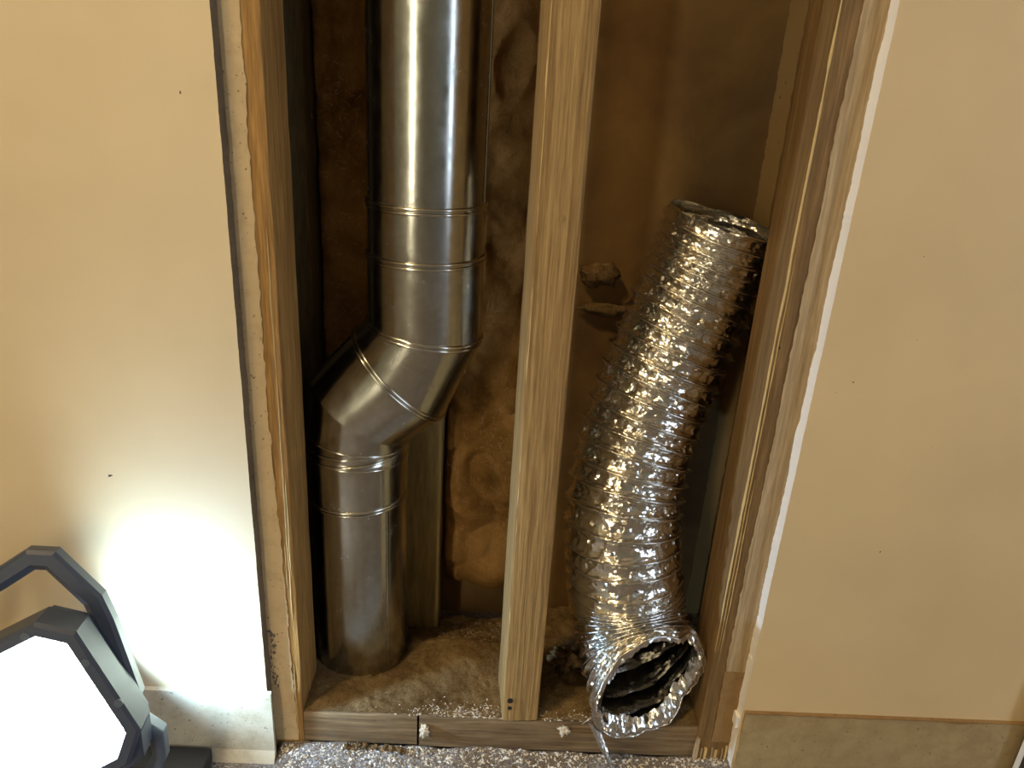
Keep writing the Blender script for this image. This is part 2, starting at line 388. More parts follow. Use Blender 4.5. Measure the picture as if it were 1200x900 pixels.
rs, rst = stud('wall_stud', 'brown pine wall stud on the right side of the opening with pale and tan coating',
     wood_bar(.2372, XR+.006, 0, .0635, FZ, TOP, .0018, 7, rough=.0008), M_studR, (.256, .03, FZ))
V, F = ragged_strip(lambda z: .2530+.0012*nz((0,0,z), 12, 6), lambda z: .2738, -.0002, .116, .80, .0008, .0012, .0003, 5)
o = fixn(mesh_obj('coating_strip', V, F, M_compoundR, rs)); o['label'] = 'pale limed upper strip'
V, F = ragged_strip(lambda z: .2522+.001*nz((0,0,z), 12, 6), lambda z: .2738, -.0002, .020, .1157, .0009, .0012, .0003, 6)
o = fixn(mesh_obj('coating_strip', V, F, M_tan, rs)); o['label'] = 'tan lower strip'
splinter(rs, lambda z: .2380, -.0002, .14, .80, .0022, M_light_edge, 15, 'pale_edge')
splinter(rs, lambda z: .2412, -.0003, .14, .55, .0012, M_light_edge, 16, 'pale_edge')
splinter(rs, lambda z: .2440, -.0004, .13, .34, .0009, M_light_edge, 19, 'pale_edge')
V, F = disc(.2437, .0004, .468, .0018, .0008, 9); fixn(mesh_obj('nail_hole', V, F, M_black, rs))
for i in range(9):      # chipped foot
    x = .2385+.0038*i; V, F = box(x, x+random.uniform(.0012,.003), -.003-random.uniform(0,.002), .0002, FZ, random.uniform(.006,.019))
    V = [(v[0]+(.001 if v[2] > FZ else 0), v[1]+(.002 if v[2] > FZ else 0), v[2]) for v in V]
    mesh_obj('wood_chip', V, F, [M_studR, M_compoundR, M_light_edge][i % 3], rs)
V, F = box(XR-.0045, XR-.0005, -.0115, -.0005, .052, .066); V = [(v[0]+.001*nz(v,300), v[1], v[2]+.002*nz(v,200,3)) for v in V]
fixn(mesh_obj('plaster_flake', V, F, M_gypR, rs))
V, F = box(.2355, .239, -.006, .0, FZ, .024); V = [(v[0]+(.0015 if v[2] > 0 else 0), v[1]+(.004 if v[2] > 0 else 0), v[2]) for v in V]
fixn(mesh_obj('plaster_flake', V, F, M_compoundR, rs))

# rear framing
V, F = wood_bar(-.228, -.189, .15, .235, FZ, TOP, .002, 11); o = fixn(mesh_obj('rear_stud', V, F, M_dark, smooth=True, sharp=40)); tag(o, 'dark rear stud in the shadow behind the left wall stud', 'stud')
V, F = wood_bar(-.1012, -.0542, .1705, .208, -.006, TOP, .002, 12, rough=.0012); o = fixn(mesh_obj('rear_stud', V, F, M_rear, smooth=True, sharp=40)); tag(o, 'pale old stud standing at the back beside the metal pipe', 'stud')

# bottom plates
V, F = wood_bar(-.1815, -.0622, .0006, .0500, FZ+.009, .0375, .0016, 21, axis='x', rough=.001); o = fixn(mesh_obj('bottom_plate', V, F, M_plate, smooth=True, sharp=40)); tag(o, 'short brown bottom plate board left of the butt joint', 'board')
V, F = wood_bar(-.0600, .2368, .0012, .0500, FZ+.007, .0370, .0016, 22, axis='x', rough=.001); o = fixn(mesh_obj('bottom_plate', V, F, M_plate, smooth=True, sharp=40)); tag(o, 'long grey-brown bottom plate board right of the butt joint under the middle stud', 'board')

# ------------------------------------------------------------------ insulation
def batt(name, label, x0, x1, z0, z1, yf, amp, seed, dx=.003, M_=M_insul, cat='insulation'):
    t = thing(name, ((x0+x1)/2, yf, z0), label, cat)
    nx = int((x1-x0)/dx); nzc = int((min(z1, .8)-z0)/dx); zs = [z0+(min(z1,.8)-z0)*i/nzc for i in range(nzc+1)]
    if z1 > .8: zs += [.8+(z1-.8)*i/10 for i in range(1, 11)]
    V, F = [], []; W = nx+1
    for z in zs:
        for i in range(W):
            x = x0+(x1-x0)*i/nx; e = min(i, nx-i)/nx; ez = min(1, (z-z0)/.03)
            p = Vector((x, 0, z)); q = noise.turbulence(p*17+Vector((seed,0,0)), 4, False)
            lob = abs(nz((x*1.3,0,z*.7), 19, seed))**.6
            y = yf + amp*(.9-1.6*lob) - amp*.5*q + .007*(1-min(1, e*6))**2 + .014*(1-ez)**2 + .0015*nz(p, 160, seed)
            V.append((x, y, z))
    R_ = len(zs)
    for j in range(R_-1):
        for i in range(nx): F.append((j*W+i, j*W+i+1, (j+1)*W+i+1, (j+1)*W+i))
    # back box
    k = len(V); yb = yf+.03
    V += [(x0,yb,z0),(x1,yb,z0),(x1,yb,zs[-1]),(x0,yb,zs[-1])]
    F += [(k+3,k+2,k+1,k), tuple([k, k+1]+[i for i in range(nx,-1,-1)]), tuple([k+2,k+3]+[(R_-1)*W+i for i in range(W)]),
          tuple([k+3,k]+[j*W for j in range(R_)]), tuple([k+1,k+2]+[j*W+nx for j in range(R_-1,-1,-1)])]
    mesh_obj('batt', V, F, M_, t, smooth=True)
    return t
def fibres(t, boxes, n, seed, ln=(.004,.014), wd=.00012):
    rnd = random.Random(seed); V, F = [], []
    for _ in range(n):
        bx = rnd.choice(boxes); p = Vector((rnd.gauss((bx[0]+bx[1])/2, (bx[1]-bx[0])/4), rnd.uniform(bx[2], bx[3]), rnd.gauss((bx[4]+bx[5])/2, (bx[5]-bx[4])/4)))
        L = rnd.uniform(*ln); d = Vector((rnd.gauss(0,1), rnd.gauss(0,.4), rnd.gauss(0,1))).normalized(); sd = Vector((-d.z, 0, d.x)).normalized()*wd*rnd.uniform(.6,1.6)
        k = len(V); cv = Vector((rnd.gauss(0,1), rnd.gauss(0,1), rnd.gauss(0,1)))*L*.25
        for q in range(4):
            f = q/3; c = p+d*L*f+cv*f*(1-f)*2; V += [c-sd, c+sd]
        F += [(k+2*q, k+2*q+1, k+2*q+3, k+2*q+2) for q in range(3)]
    o = mesh_obj('loose_fibre', V, F, M_fibre, t); o['kind'] = 'stuff'
b1 = batt('insulation_batt', 'pink-brown fibreglass insulation behind the metal pipe at the left', -.1862, -.1040, .07, TOP, .174, .009, 2.0)
fibres(b1, [(-.188,-.135,.164,.170,.58,.70), (-.188,-.12,.164,.170,.45,.66), (-.18,-.13,.164,.170,.36,.48)], 260, 3, (.002,.007))
b2 = batt('insulation_batt', 'orange-pink fibreglass insulation bulging behind the middle stud', -.0505, .0685, .045, TOP, .198, .016, 7.0)
fibres(b2, [(-.05,.04,.178,.190,.1,.38), (0,.045,.178,.19,.15,.35)], 130, 5, (.002,.008))

# fallen tufts: lumpy closed blobs
def blob(name, c, r, seed, M_, label=None, cat=None, group=None, parent=None, sub_=3, amp=.35, flat=1.0):
    bm = bmesh.new(); bmesh.ops.create_icosphere(bm, subdivisions=sub_, radius=1)
    V = []
    for v in bm.verts:
        d = v.co.normalized(); k = 1+amp*noise.turbulence(d*1.9+Vector((seed*3.3,seed,0)), 4, False)-amp*.4+.12*nz(d, 6, seed)
        V.append(Vector(c)+Vector((d.x*r[0]*k, d.y*r[1]*k, d.z*r[2]*k*flat)))
    bm.verts.index_update(); F = [tuple(v.index for v in f.verts) for f in bm.faces]; bm.free()
    o = mesh_obj(name, V, F, M_, parent, smooth=True)
    if label: tag(o, label, cat, group)
    return o
blob('insulation_tuft', (.108,.190,.475), (.024,.008,.015), 1, M_tuft, 'dim tuft of insulation high behind the foil duct beside the middle stud', 'insulation')
blob('insulation_tuft', (.118,.192,.436), (.030,.006,.008), 2, M_dirt, 'brown strip of insulation under the dim tuft behind the foil duct', 'insulation')
blob('insulation_tuft', (.232,.085,.052), (.013,.014,.020), 5, M_tuft, 'lump of insulation on the cavity floor right of the foil duct opening', 'insulation', sub_=4, amp=.6)
blob('insulation_tuft', (.100,.088,.044), (.022,.018,.014), 8, M_tuft, 'dusty insulation lump on the cavity floor left of the foil duct', 'insulation', sub_=4, amp=.6)

# ------------------------------------------------------------------ cavity debris (heightfield)
PIPEC = (-.1390, .11)
def dirt_h(x, y):
    base = .0372
    if y > .055: base += 0
    rough = .0018*nz((x,y,0), 45, 1)+.0012*nz((x,y,0), 150, 2)+.0006*nz((x,y,0), 420, 2)
    back = max(0, (y-.115)/.08)
    if x < .06:   # behind plate: drops and gets lumpy towards the rear wall
        base -= .033*min(1, back*1.2); rough += back*(.006*abs(nz((x,y,0), 55, 3))+.005*abs(nz((x,y,0), 130, 4)))
        base += .006*exp(-((x+.02)/.03)**2-((y-.10)/.04)**2)
    else:
        base -= .010*min(1, max(0, (y-.05)/.05)); rough += .006*abs(nz((x,y,0), 50, 6))*min(1, max(0, (y-.03)/.04))
    d = math.hypot(x-PIPEC[0], y-PIPEC[1])
    base -= .006*exp(-((d-.053)/.006)**2)*(1.2 if x > -.12 else .5)   # a crack around the pipe
    rough *= min(1, .15+y/.02)
    return base+rough+.0016
V, F = [], []; dx = .0022; x0, x1, y0, y1 = -.30, .34, .0025, .198
nx, ny = int((x1-x0)/dx), int((y1-y0)/dx)
for j in range(ny+1):
    for i in range(nx+1):
        x = x0+(x1-x0)*i/nx; y = y0+(y1-y0)*j/ny; V.append((x, y, dirt_h(x, y)))
keep = lambda x, y: not ((x < -.1815 and y < .0640) or (x > .2372 and y < .0640) or math.hypot(x-PIPEC[0], y-PIPEC[1]) < .046)
for j in range(ny):
    for i in range(nx):
        a = j*(nx+1)+i
        if keep(V[a][0], V[a][1]) and keep(V[a+nx+2][0], V[a+nx+2][1]): F.append((a, a+1, a+nx+2, a+nx+1))
o = mesh_obj('dust_layer', V, F, M_dirt, smooth=True); tag(o, 'brown dust and dirt covering the floor of the wall cavity', 'dirt', kind='stuff')

def crumbs(name, label, gen, n, seed, smin, smax, cat='debris', mats=M_chip):
    rnd = random.Random(seed); V, F, fm = [], [], []
    for _ in range(n):
        x, y, z = gen(rnd); s = smin+(smax-smin)*rnd.random()**3; k = len(V)
        R_ = Matrix.Rotation(rnd.uniform(0,6.28),3,'Z') @ Matrix.Rotation(rnd.uniform(-.7,.7),3,'X')
        sx, sy, sz = s*rnd.uniform(.7,2.0), s*rnd.uniform(.5,1), s*rnd.uniform(.15,.5)
        for c in ((-1,-1,0),(1,-.8,0),(.9,1,0),(-.8,.9,0),(0,0,1)):
            V.append(Vector((x,y,z))+R_ @ Vector((c[0]*sx/2, c[1]*sy/2, c[2]*sz)))
        F += [(k,k+1,k+4),(k+1,k+2,k+4),(k+2,k+3,k+4),(k+3,k,k+4),(k+3,k+2,k+1,k)]
        mi = rnd.choices((0,1,2), (5,4,2))[0]; fm += [mi]*5
    o = mesh_obj(name, V, F, mats, fm=fm); tag(o, label, cat, kind='stuff'); return o
def floor_h(x, y):   # heap of sawdust against the plate front
    return FZ + .010*exp(-((y+.002)/.016)**2)*(.7+.5*nz((x,y,0), 30, 2)) + .002*abs(nz((x,y,0), 90, 5))
V, F = [], []; nx, ny = 260, 30
for j in range(ny+1):
    for i in range(nx+1):
        x = -.2075+.4835*i/nx; y = -.075+.0755*j/ny; V.append((x, y, floor_h(x,y)-.0035*(1 if j == 0 else 0)))
for j in range(ny):
    for i in range(nx):
        a = j*(nx+1)+i; F.append((a, a+1, a+nx+2, a+nx+1))
o = mesh_obj('sawdust_drift', V, F, M_floor, smooth=True); tag(o, 'drift of sawdust and grit on the floor in front of the bottom plate', 'sawdust', kind='stuff')
def gen_floor(r):
    x = r.uniform(-.205,.272); y = -abs(r.gauss(0,.022))-.001; return x, y, floor_h(x,y)
crumbs('floor_chips', 'pale wood chips and crumbs scattered along the floor before the bottom plate', gen_floor, 6500, 5, .0004, .0036)
def gen_plate(r):
    if r.random() < .65: x = r.gauss(-.012, .030)
    else: x = r.uniform(.05, .2)
    if .026 < x < .068: x -= .03
    x = max(-.17, min(.23, x)); y = .001+abs(r.gauss(0,.009)); return x, y, dirt_h(x, max(y,.003))-.0002
crumbs('plate_chips', 'pale sawdust sprinkled along the top edge of the bottom plate', gen_plate, 2200, 6, .0005, .0024)
def gen_back(r):
    x = r.uniform(-.05,.03); y = r.uniform(.12,.19); return x, y, dirt_h(x, y)
crumbs('rear_chips', 'small dull wood chips heaped behind the middle stud', gen_back, 700, 8, .001, .006, mats=[M_chip[1], M_dirt, M_tuft])
def gen_cav(r):
    while True:
        x = r.uniform(-.18,.235); y = r.uniform(.003,.15)
        if keep(x, y) and math.hypot(x-PIPEC[0], y-PIPEC[1]) > .056: return x, y, dirt_h(x, y)
crumbs('cavity_grit', 'fine grit lying on the brown dust of the cavity floor', gen_cav, 1600, 9, .0005, .0025, mats=[M_tuft, M_dirt, M_chip[1]])
# clumps that can be told apart
for i, (c, r, lb) in enumerate([((-.054,-.002,.020), (.006,.005,.008), 'fluffy pale debris clump hanging over the butt joint of the plates'),
                            ((.094,-.003,.030), (.007,.005,.006), 'fluffy pale debris clump on the plate edge left of the foil duct')]):
    o = blob('debris_clump', c, r, 20+i, M_chip[0], lb, 'debris', sub_=4, amp=.75)
ORD = ['leftmost', 'second from left', 'third from left', 'fourth from left', 'fifth from left', 'sixth from left', 'seventh from left', 'eighth from left', 'ninth from left']
for i in range(7):
    x = -.135+.0095*i+random.uniform(-.003,.003); blob('plaster_crumb', (x, -.008+random.uniform(-.004,.003), .0005), (.0045*random.uniform(.7,1.2),.004,.0035), 40+i, M_tuft,
         'yellowish plaster crumb on the floor below the pipe, '+ORD[i]+' of the seven', 'crumb', 'plaster crumbs below the pipe', amp=.7)

# ------------------------------------------------------------------ rigid metal duct
duct = thing('metal_duct', (PIPEC[0], PIPEC[1], .033), 'galvanized steel vent pipe with an offset elbow in the left of the opening', 'duct')
YC = .11; NT_ = 96
def ring(cx, cz, tilt, a, b, yc=YC, n=NT_):
    t = radians(tilt); return [Vector((cx+a*cos(k*2*pi/n)*cos(t), yc+b*sin(k*2*pi/n), cz-a*cos(k*2*pi/n)*sin(t))) for k in range(n)]
def loft(name, rings, M_, parent=duct, steps=8, sub_of=None):
    V, F = [], []; n = len(rings[0]); rows = []
    for i in range(len(rings)-1):
        for s in range(steps if i < len(rings)-2 else steps+1):
            f = s/steps; rows.append([rings[i][k].lerp(rings[i+1][k], f) for k in range(n)])
    for r_ in rows: V += r_
    for j in range(len(rows)-1):
        for k in range(n): F.append((j*n+k, j*n+(k+1)%n, (j+1)*n+(k+1)%n, (j+1)*n+k))
    o = fixn(mesh_obj(name, V, F, M_, parent, smooth=True)); return o
def bead(name, rg, r=.0014, M_=M_bead):
    n = len(rg); c = sum(rg, Vector())/n; V, F = [], []; nrm = (rg[0]-c).cross(rg[n//4]-c).normalized(); q = 8
    for k in range(n):
        out = (rg[k]-c).normalized()
        for j in range(q):
            a = 2*pi*j/q; V.append(rg[k]+out*r*cos(a)*.9+nrm*r*sin(a))
    for k in range(n):
        for j in range(q): F.append((k*q+j, k*q+(j+1)%q, ((k+1)%n)*q+(j+1)%q, ((k+1)%n)*q+j))
    return fixn(mesh_obj(name, V, F, M_, duct, smooth=True))
XU = -.0700; RU = .0553; XLW = -.1390; RL = .0530
loft('upper_pipe', [ring(-.0690,TOP-.001,0,.0552,.0552), ring(-.0692,.80,0,.0552,.0552), ring(-.0700,.5545,0,.0548,.0548)], M_steel, steps=4)
loft('collar', [ring(-.0700,.5570,0,.0556,.0556), ring(-.0700,.5080,0,.0553,.0553)], M_steel)
loft('collar', [ring(-.0700,.5085,0,.0558,.0558), ring(-.0700,.470,0,.0556,.0556), ring(-.0697,.432,8,.0566,.0556)], M_steel)
RA = ring(-.0695,.432,8,.0572,.0558); RB = ring(-.0945,.383,43.5,.0627,.0556); RC1 = ring(-.1350,.3425,33.8,.0584,.0548); RC = ring(-.1385,.314,8,.0540,.0540)
def mid(a, b, bulge=.0): return [x.lerp(y, .5) for x, y in zip(a, b)]
loft('elbow_gore', [RA, RB], M_steel); loft('elbow_gore', [RB, RC1], M_steel); loft('elbow_gore', [RC1, RC], M_steel)
loft('crimped_collar', [RC, ring(-.1388,.303,2,.0520,.0520), ring(-.139,.296,-3,.0535,.0535), ring(-.139,.2450,0,.0533,.0533)], M_steel, steps=5)
loft('lower_pipe', [ring(-.139,.2480,0,.0527,.0527), ring(-.139,.033,0,.0528,.0528)], M_steel, steps=12)
for (cx, cz, tl, a) in ((-.0700,.5575,0,.0563),(-.0700,.5533,0,.0556),(-.0700,.5090,0,.0566),(-.0700,.5045,0,.0560)):
    bead('seam_bead', ring(cx, cz, tl, a, a))
off = lambda rg, d: [p+d for p in rg]
bead('seam_bead', off(RA, Vector((0,0,.0018))), .0018); bead('seam_bead', off(RA, Vector((-.0010,0,-.0022))), .0016)
bead('seam_bead', off(RB, Vector((.0012,0,.0014))), .0017); bead('seam_bead', off(RB, Vector((-.0014,0,-.0016))), .0015)
bead('seam_bead', RC, .0015); bead('seam_bead', ring(-.1388,.3075,-2,.0530,.0530), .0013)
bead('seam_bead', ring(-.139,.2995,-5,.0535,.0535), .0013); bead('seam_bead', ring(-.139,.2955,3,.0536,.0536), .0011)
bead('seam_bead', ring(-.139,.2470,-2,.0537,.0537), .0015); bead('seam_bead', ring(-.139,.2430,-2,.0532,.0532), .0012)
# longitudinal lap seams
def lap(ang, r, x, z0, z1, wd=.06, nm='lap_seam'):
    V, F = [], []
    for j in range(13):
        z = z0+(z1-z0)*j/12
        for q, (da, dr) in enumerate(((0,.0),(0,.0010),(wd*.5,.0012),(wd,.0008),(wd*1.1,0))):
            a = ang+da; V.append((x+(r+dr)*cos(a), YC-(r+dr)*sin(a), z))
    for j in range(12):
        for q in range(4): F.append((j*5+q, j*5+q+1, (j+1)*5+q+1, (j+1)*5+q))
    fixn(mesh_obj(nm, V, F, M_steel, duct))
lap(radians(45), .0528, -.139, .035, .243); lap(radians(50), .0534, -.139, .250, .293); lap(radians(12), .0552, -.0695, .56, TOP-.01, .05)

# ------------------------------------------------------------------ flexible foil duct
flex = thing('flexible_foil_duct', (.17, .03, .04), 'crumpled silver foil dryer duct curving down with a torn open end at the right', 'duct')
KP = [(.2165,.122,.5515),(.2040,.124,.4990),(.1800,.116,.4281),(.1560,.098,.3502),(.1440,.080,.2909),(.1415,.067,.2489),(.1460,.060,.2050),(.1525,.056,.1640),(.1580,.044,.1380),(.1655,.022,.1180),(.1750,-.010,.1040)]
KP = [Vector(p) for p in KP]
def crom(P, u):
    n = len(P)-1; u = min(max(u, 0), n-1e-6); i = int(u); f = u-i
    p0 = P[i-1] if i > 0 else P[0]*2-P[1]; p1, p2 = P[i], P[i+1]; p3 = P[i+2] if i+2 <= n else P[n]*2-P[n-1]
    return .5*((2*p1)+(-p0+p2)*f+(2*p0-5*p1+4*p2-p3)*f*f+(-p0+3*p1-3*p2+p3)*f**3)
dense = [crom(KP, (len(KP)-1)*i/800) for i in range(801)]
cum = [0.0]
for a, b in zip(dense, dense[1:]): cum.append(cum[-1]+(b-a).length)
LT = cum[-1]
def at_s(s):
    import bisect
    i = min(max(bisect.bisect_left(cum, s), 1), 800); f = (s-cum[i-1])/(cum[i]-cum[i-1]); return dense[i-1].lerp(dense[i], f)
NS, NA = 470, 190
def pitch_at(s):
    if s < .075: return .0135
    if s > LT-.11: return .0110
    return .0185
FR = .0600
def cell(p, sc, seed):
    d, pts = noise.voronoi(p*sc+Vector((seed,)*3)); c = pts[0]
    h = noise.cell_vector(c*13.7+Vector((seed,)*3))-Vector((.5,.5,.5))
    return (p*sc+Vector((seed,)*3)-c).dot(h), d[1]-d[0], noise.cell(c*7.1)
V, F = [], []
nrm0 = Vector((0,-1,0)); turns = 0; prev = None
rim_pts = []; LIN = []; coil = []
for i in range(NS+1):
    s = LT*i/NS; c = at_s(s); T = (at_s(min(s+.004, LT))-at_s(max(s-.004, 0))).normalized()
    nrm0 = (nrm0-T*nrm0.dot(T)).normalized(); B = T.cross(nrm0)
    turns += (LT/NS)/pitch_at(s)
    if s < LT-.030:
        for u in range(12):
            tt = turns-(LT/NS)/pitch_at(s)*(1-u/12); th = -2*pi*tt; coil.append(at_s(s-LT/NS*(1-u/12))+(nrm0*cos(th)+B*sin(th))*(FR+.0012))
    endf = max(0, (s-(LT-.045))/.045); topf = max(0, (.012-s)/.012)
    for k in range(NA):
        th = 2*pi*k/NA; out = nrm0*cos(th)+B*sin(th)
        fr = (turns + k/NA ) % 1.0; dd = min(fr, 1-fr)
        pt = pitch_at(s)
        ridge = .0026*exp(-(dd*pt/.0013)**2) - .0034*sin(pi*fr)**.7*(pt/.0185)
        ridge += .0008*exp(-((dd*pt-.003)/.0009)**2)
        sag = .0022*nz(out*1.0+Vector((0,0,s*9)), 1.2, 3) - .0008
        p = c+out*FR
        cr1, e1_, _ = cell(p, 105, 3.0); cr2, e2_, _ = cell(p, 230, 9.0)
        soft = 1-exp(-(dd*pt/.0022)**2)*.85
        cr = soft*(.0026*cr1 + .0010*cr2 + .0008*nz(p, 60, 2))
        r = FR+ridge+sag+cr
        if endf: r += endf**2*(.0045*(1+1.4*nz(out, 1.7, 8))+.0022*nz(out, 4.5, 18))
        q = c+out*r
        if endf:  # obliquely torn end: the lower lip runs further out
            low = out.dot(Vector((-.45,0,-.89)))
            q += T*endf*(.026*(low*.9+.05)+.008*nz(out, 2.2, 5)+.0022*nz(out, 6, 6))
        if topf: q -= T*topf*(.0025*nz(out, 3, 2))
        V.append(q)
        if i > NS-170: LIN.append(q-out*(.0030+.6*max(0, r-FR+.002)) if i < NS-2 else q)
        if i == NS: rim_pts.append((q, out, T))
for i in range(NS):
    for k in range(NA): F.append((i*NA+k, i*NA+(k+1)%NA, (i+1)*NA+(k+1)%NA, (i+1)*NA+k))
fs = fixn(mesh_obj('foil_sleeve', V, F, M_foil, flex, smooth=True, sharp=24))
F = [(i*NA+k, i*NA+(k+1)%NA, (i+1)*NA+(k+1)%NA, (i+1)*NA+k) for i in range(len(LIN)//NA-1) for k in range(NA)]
o = mesh_obj('inner_shade', LIN, F, M_foilin, flex, smooth=True, sharp=24); o['label'] = 'inside of the duct, coloured dark for shade'  # added skin that darkens the opening
# folded inner lip of the lower opening
V, F = [], []; rows = 9
cen = sum((p for p, _, _ in rim_pts), Vector())/NA
for j in range(rows+1):
    f = j/rows
    for k, (p, out, T) in enumerate(rim_pts):
        wdt = .0120*(1+.7*nz(out, 2.0, 12)+.25*nz(out, 7, 13)); inn = (cen-p).normalized()
        cv = cell(p+inn*wdt*f, 150, 5.0)[0]; cw = cell(p+inn*wdt*f, 330, 2.0)[0]
        q = p + inn*wdt*f + T*(.0030*sin(pi*f)-.010*f*f) + T*((.0060*cv+.0022*cw)*min(1, f*2.5)) + inn*(.0035*cv*f)
        V.append(q)
for j in range(rows):
    for k in range(NA): F.append((j*NA+k, j*NA+(k+1)%NA, (j+1)*NA+(k+1)%NA, (j+1)*NA+k))
o = mesh_obj('torn_rim', V, F, M_foilrim, flex, smooth=True, sharp=30); o['label'] = 'torn foil lip folded inwards'
# bright wire ring along the rim
def tube(pts, r, q=6, closed=False):
    V, F = [], []; n = len(pts)
    for i, p in enumerate(pts):
        a = pts[(i+1) % n] if (closed or i < n-1) else pts[i]; b = pts[i-1] if (closed or i > 0) else pts[i]
        T = (a-b).normalized(); N = T.cross(Vector((.3,.2,.93))).normalized(); B = T.cross(N); rr = r(i/(n-1)) if callable(r) else r
        for j in range(q): V.append(p+(N*cos(2*pi*j/q)+B*sin(2*pi*j/q))*rr)
    for i in range(n if closed else n-1):
        for j in range(q): F.append((i*q+j, i*q+(j+1)%q, ((i+1)%n)*q+(j+1)%q, ((i+1)%n)*q+j))
    if not closed: F += [tuple(range(q))[::-1], tuple((n-1)*q+j for j in range(q))]
    return V, F
V, F = tube(coil, .0008, 5); fixn(mesh_obj('wire_coil', V, F, M_foilrim, flex, smooth=True))
V, F = tube([p+T*.0004 for p, o_, T in rim_pts], .0009, 6, True); fixn(mesh_obj('rim_wire', V, F, M_foilrim, flex, smooth=True))
# foil wisps hanging from the lip to the floor
def wisp(pts, w0, seed):
    V, F = [], []; pts = [Vector(p) for p in pts]; n = 16
    for i in range(n+1):
        c = crom(pts, (len(pts)-1)*i/n); ww = w0*(1-.75*i/n)*(1+.6*nz((0,0,i*.3), 1, seed)); 
        V += [c+Vector((-ww/2, .0006*nz((i,0,0), .7, seed), 0)), c+Vector((0, -ww*.35, ww*.1)), c+Vector((ww/2, 0, .0005))]
    for i in range(n): F += [(i*3, i*3+1, i*3+4, i*3+3), (i*3+1, i*3+2, i*3+5, i*3+4)]
    mesh_obj('foil_wisp', V, F, M_foilrim, flex)
wisp([(.120,-.016,.055),(.133,-.026,.030),(.146,-.036,.008),(.153,-.040,-.0085)], .0065, 1)
wisp([(.122,-.016,.066),(.114,-.018,.060),(.109,-.019,.056)], .004, 2)
wisp([(.128,-.018,.045),(.139,-.030,.022),(.144,-.036,.000)], .004, 3)
for i in range(9):   # scraps
    x = .158+.0085*i+random.uniform(-.003,.003); y = -.026+random.uniform(-.018,.006); z = floor_h(x, y)+.0003; s = random.uniform(.003,.007); a = random.uniform(0,3)
    P_ = [(-1,-.4,0),(-.2,-.5,.35),(.9,-.2,.1),(1,.4,.3),(.1,.5,.6),(-.8,.4,.15)]
    V = [Vector((x,y,z))+Matrix.Rotation(a,3,'Z') @ Vector(q)*s*.6 for q in P_]; F = [(0,1,5),(1,4,5),(1,2,4),(2,3,4)]
    V2 = V+[v-Vector((0,0,.0003)) for v in V]; F2 = F+[tuple(k+6 for k in f[::-1]) for f in F]+[(k,k+6,(k+1)%6+6,(k+1)%6) for k in range(6)]
    o = mesh_obj('foil_scrap', V2, F2, M_foilrim); tag(o, 'tiny shiny foil scrap below the torn duct end, '+ORD[i]+' of the nine', 'scrap', 'foil scraps below the torn duct end')

# ------------------------------------------------------------------ LED work light
wl = thing('work_light', (-.34, -.13, FZ), 'dark blue-grey LED work light with bright lens leaning at the left wall', 'lamp')
E1 = Vector((.98481,.17365,0)); E2 = Vector((-.04201,.23825,.97030)); NN = Vector((.16849,-.95555,.24192))
OB = Vector((-.33,-.13,.15)); DD = Vector((.433,-.901)); MM = Vector((.901,.433)); CC = Vector((-.041,.005))
def L(u, v, d=0.0, O=OB): return O+E1*u+E2*v+NN*d
def sq(a, ch):   # chamfered square turned on its corner, in the lamp's own plane
    pts = []
    dirs = [(MM, DD), (DD, -MM), (-MM, -DD), (-DD, MM)]
    for (nv, tv) in dirs:
        for sgn in (-1, 1): p = CC+nv*a+tv*sgn*(a-ch); pts.append(p)
    return pts
def ringprism(outer, inner, d0, d1, bev=.003, O=OB):
    n = len(outer); sh = lambda P_, c, k: [p+(c-p).normalized()*k for p in P_]
    layers = [[L(*p, d0, O) for p in outer], [L(*p, d1-bev, O) for p in outer], [L(*p, d1, O) for p in sh(outer, CC, bev)], [L(*p, d1, O) for p in sh(inner, CC, -bev)], [L(*p, d1-bev*1.6, O) for p in inner], [L(*p, d0, O) for p in inner]]
    V = [v for l_ in layers for v in l_]; F = []
    for j in range(6):
        for k in range(n): F.append((j*n+k, j*n+(k+1)%n, ((j+1)%6)*n+(k+1)%n, ((j+1)%6)*n+k))
    return V, F
V, F = ringprism(sq(.0735,.0225), sq(.0610,.0165), -.026, .006); fixn(mesh_obj('bezel', V, F, M_plastic, wl))
V, F = prism([L(*p, -.001) for p in sq(.0612,.0166)], -NN*.004); o = fixn(mesh_obj('front_lens', V, F, M_lens, wl)); o['label'] = 'glowing white front lens'
V, F = prism([L(*p, -.026) for p in sq(.0700,.021)], -NN*.012, .004); fixn(mesh_obj('rear_housing', V, F, M_plastic, wl))
def screw(u, v, d=.0062):
    pts = [(u+.0035*cos(a*pi/6), v+.0035*sin(a*pi/6)) for a in range(12)]; V, F = prism([L(*p, d+.0006) for p in pts], -NN*.002); o = fixn(mesh_obj('screw', V, F, M_plastic2, wl))
screw(-.034,.0825); screw(.009,.056); screw(.032,.018)
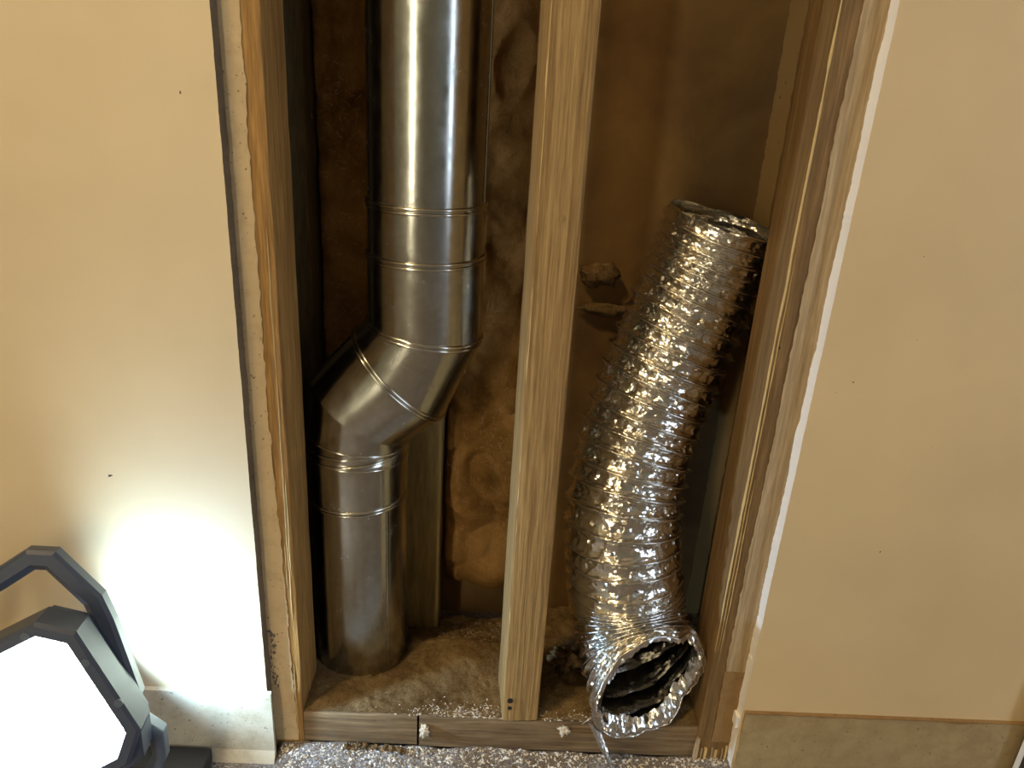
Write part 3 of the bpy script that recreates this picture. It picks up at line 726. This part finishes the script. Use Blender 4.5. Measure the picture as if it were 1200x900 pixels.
def strap(pts, wd, d0, d1, name, O, M_=M_plastic, bev=.003):
    """flat bar following a bent line in the lamp plane"""
    pts = [Vector(p) for p in pts]; n = len(pts); Lf, Rt = [], []
    for i in range(n):
        a = (pts[i]-pts[i-1]).normalized() if i else (pts[1]-pts[0]).normalized(); b = (pts[i+1]-pts[i]).normalized() if i < n-1 else a
        t_ = (a+b).normalized(); nr = Vector((-t_.y, t_.x)); k = wd/2/max(.5, nr.dot(Vector((-a.y, a.x))))
        Lf.append(pts[i]+nr*k); Rt.append(pts[i]-nr*k)
    sec = []
    for l_, r_ in zip(Lf, Rt):
        iv = (r_-l_).normalized()*bev
        sec.append([L(*l_, d0, O), L(*l_, d1-bev, O), L(*(l_+iv), d1, O), L(*(r_-iv*2.2), d1, O), L(*r_, d1-bev*2, O), L(*r_, d0, O)])
    V = [v for s_ in sec for v in s_]; F = []
    for i in range(n-1):
        for q in range(6): F.append((i*6+q, i*6+(q+1)%6, (i+1)*6+(q+1)%6, (i+1)*6+q))
    F += [tuple(range(6)), tuple((n-1)*6+q for q in range(6))]
    return fixn(mesh_obj(name, V, F, M_, wl))
OH = Vector((-.35,-.075,.20))
strap([(-.150,-.045),(-.118,.018),(-.060,.0505),(-.034,.0672),(-.0185,.0655),(.0125,.0275),(.0200,.006),(.0385,-.066)], .0185, -.007, .007, 'carry_handle', OH)
V, F = prism([L(u, v, -.004, OB) for u, v in ((.020,.020),(.044,-.006),(.046,-.040),(.020,-.060),(.005,-.05),(.020,-.02))], -NN*.03, .002); fixn(mesh_obj('pivot_bracket', V, F, M_plastic, wl))
OS = Vector((-.29,-.10,.08))
strap([(-.030,.040),(-.010,.0345),(.0035,.0225),(.0045,.000),(-.010,-.030),(-.014,-.088)], .013, -.012, .006, 'stand_hoop', OS, M_plastic2)
V, F = box(-.36, -.273, -.047, -.0205, FZ, FZ+.0165); fixn(mesh_obj('foot_bar', V, F, M_rubber, wl))
bv = wl.children[-1].modifiers.new('bevel', 'BEVEL'); bv.width = .004; bv.segments = 3
# added spot behind the housing, stands in for the work light's glow along the wall
sp = bpy.data.lights.new('wall_glow_spot', 'SPOT'); sp.energy = WALL_GLOW['power']; sp.color = WALL_GLOW['color']; sp.spot_size = radians(165); sp.spot_blend = .6; sp.shadow_soft_size = .012
so = bpy.data.objects.new('wall_glow_spot', sp); C.objects.link(so); so.parent = wl
spos = Vector((-.332, -.068, .130)); aim = Vector((-.21, -.0127, .190))
so.matrix_local = Matrix.Translation(spos-Vector(wl['base'])) @ (aim-spos).to_track_quat('-Z', 'Y').to_matrix().to_4x4()

# dark board in the lower right corner
o = thing('leaning_board', (.65,-.025,FZ), 'dark thin board with a white edge standing in the lower right corner', 'board')
V, F = box(.5683,.74,-.0275,-.0245,FZ,.45); mesh_obj('panel', V, F, M_board, o)
V, F = box(.5662,.5683,-.0285,-.0235,FZ,.45); mesh_obj('white_edge', V, F, M_bedge, o)

# ceiling lamp of the room
cl = thing('ceiling_lamp', CEILING_LAMP['pos'], 'round warm ceiling lamp of the room behind the camera', 'lamp')
px, py, pz = CEILING_LAMP['pos']; R0 = CEILING_LAMP['radius']; V, F = [], []; n = 28
for j in range(6):
    a = j/5*pi/2; V += [(px+R0*cos(a)*cos(2*pi*k/n), py+R0*cos(a)*sin(2*pi*k/n), pz+.02-.06*sin(a)) for k in range(n)]
for j in range(5):
    for k in range(n): F.append((j*n+k, j*n+(k+1)%n, (j+1)*n+(k+1)%n, (j+1)*n+k))
mesh_obj('diffuser', V, F, M_lamp, cl, smooth=True)
V = [(px+(R0+.015)*cos(2*pi*k/n), py+(R0+.015)*sin(2*pi*k/n), z) for z in (pz+.02, TOP) for k in range(n)]
F = [(k,(k+1)%n,n+(k+1)%n,n+k) for k in range(n)] + [tuple(range(n))]; fixn(mesh_obj('canopy', V, F, M_white, cl))
for o in bpy.data.objects:
    if 'base' in o: del o['base']
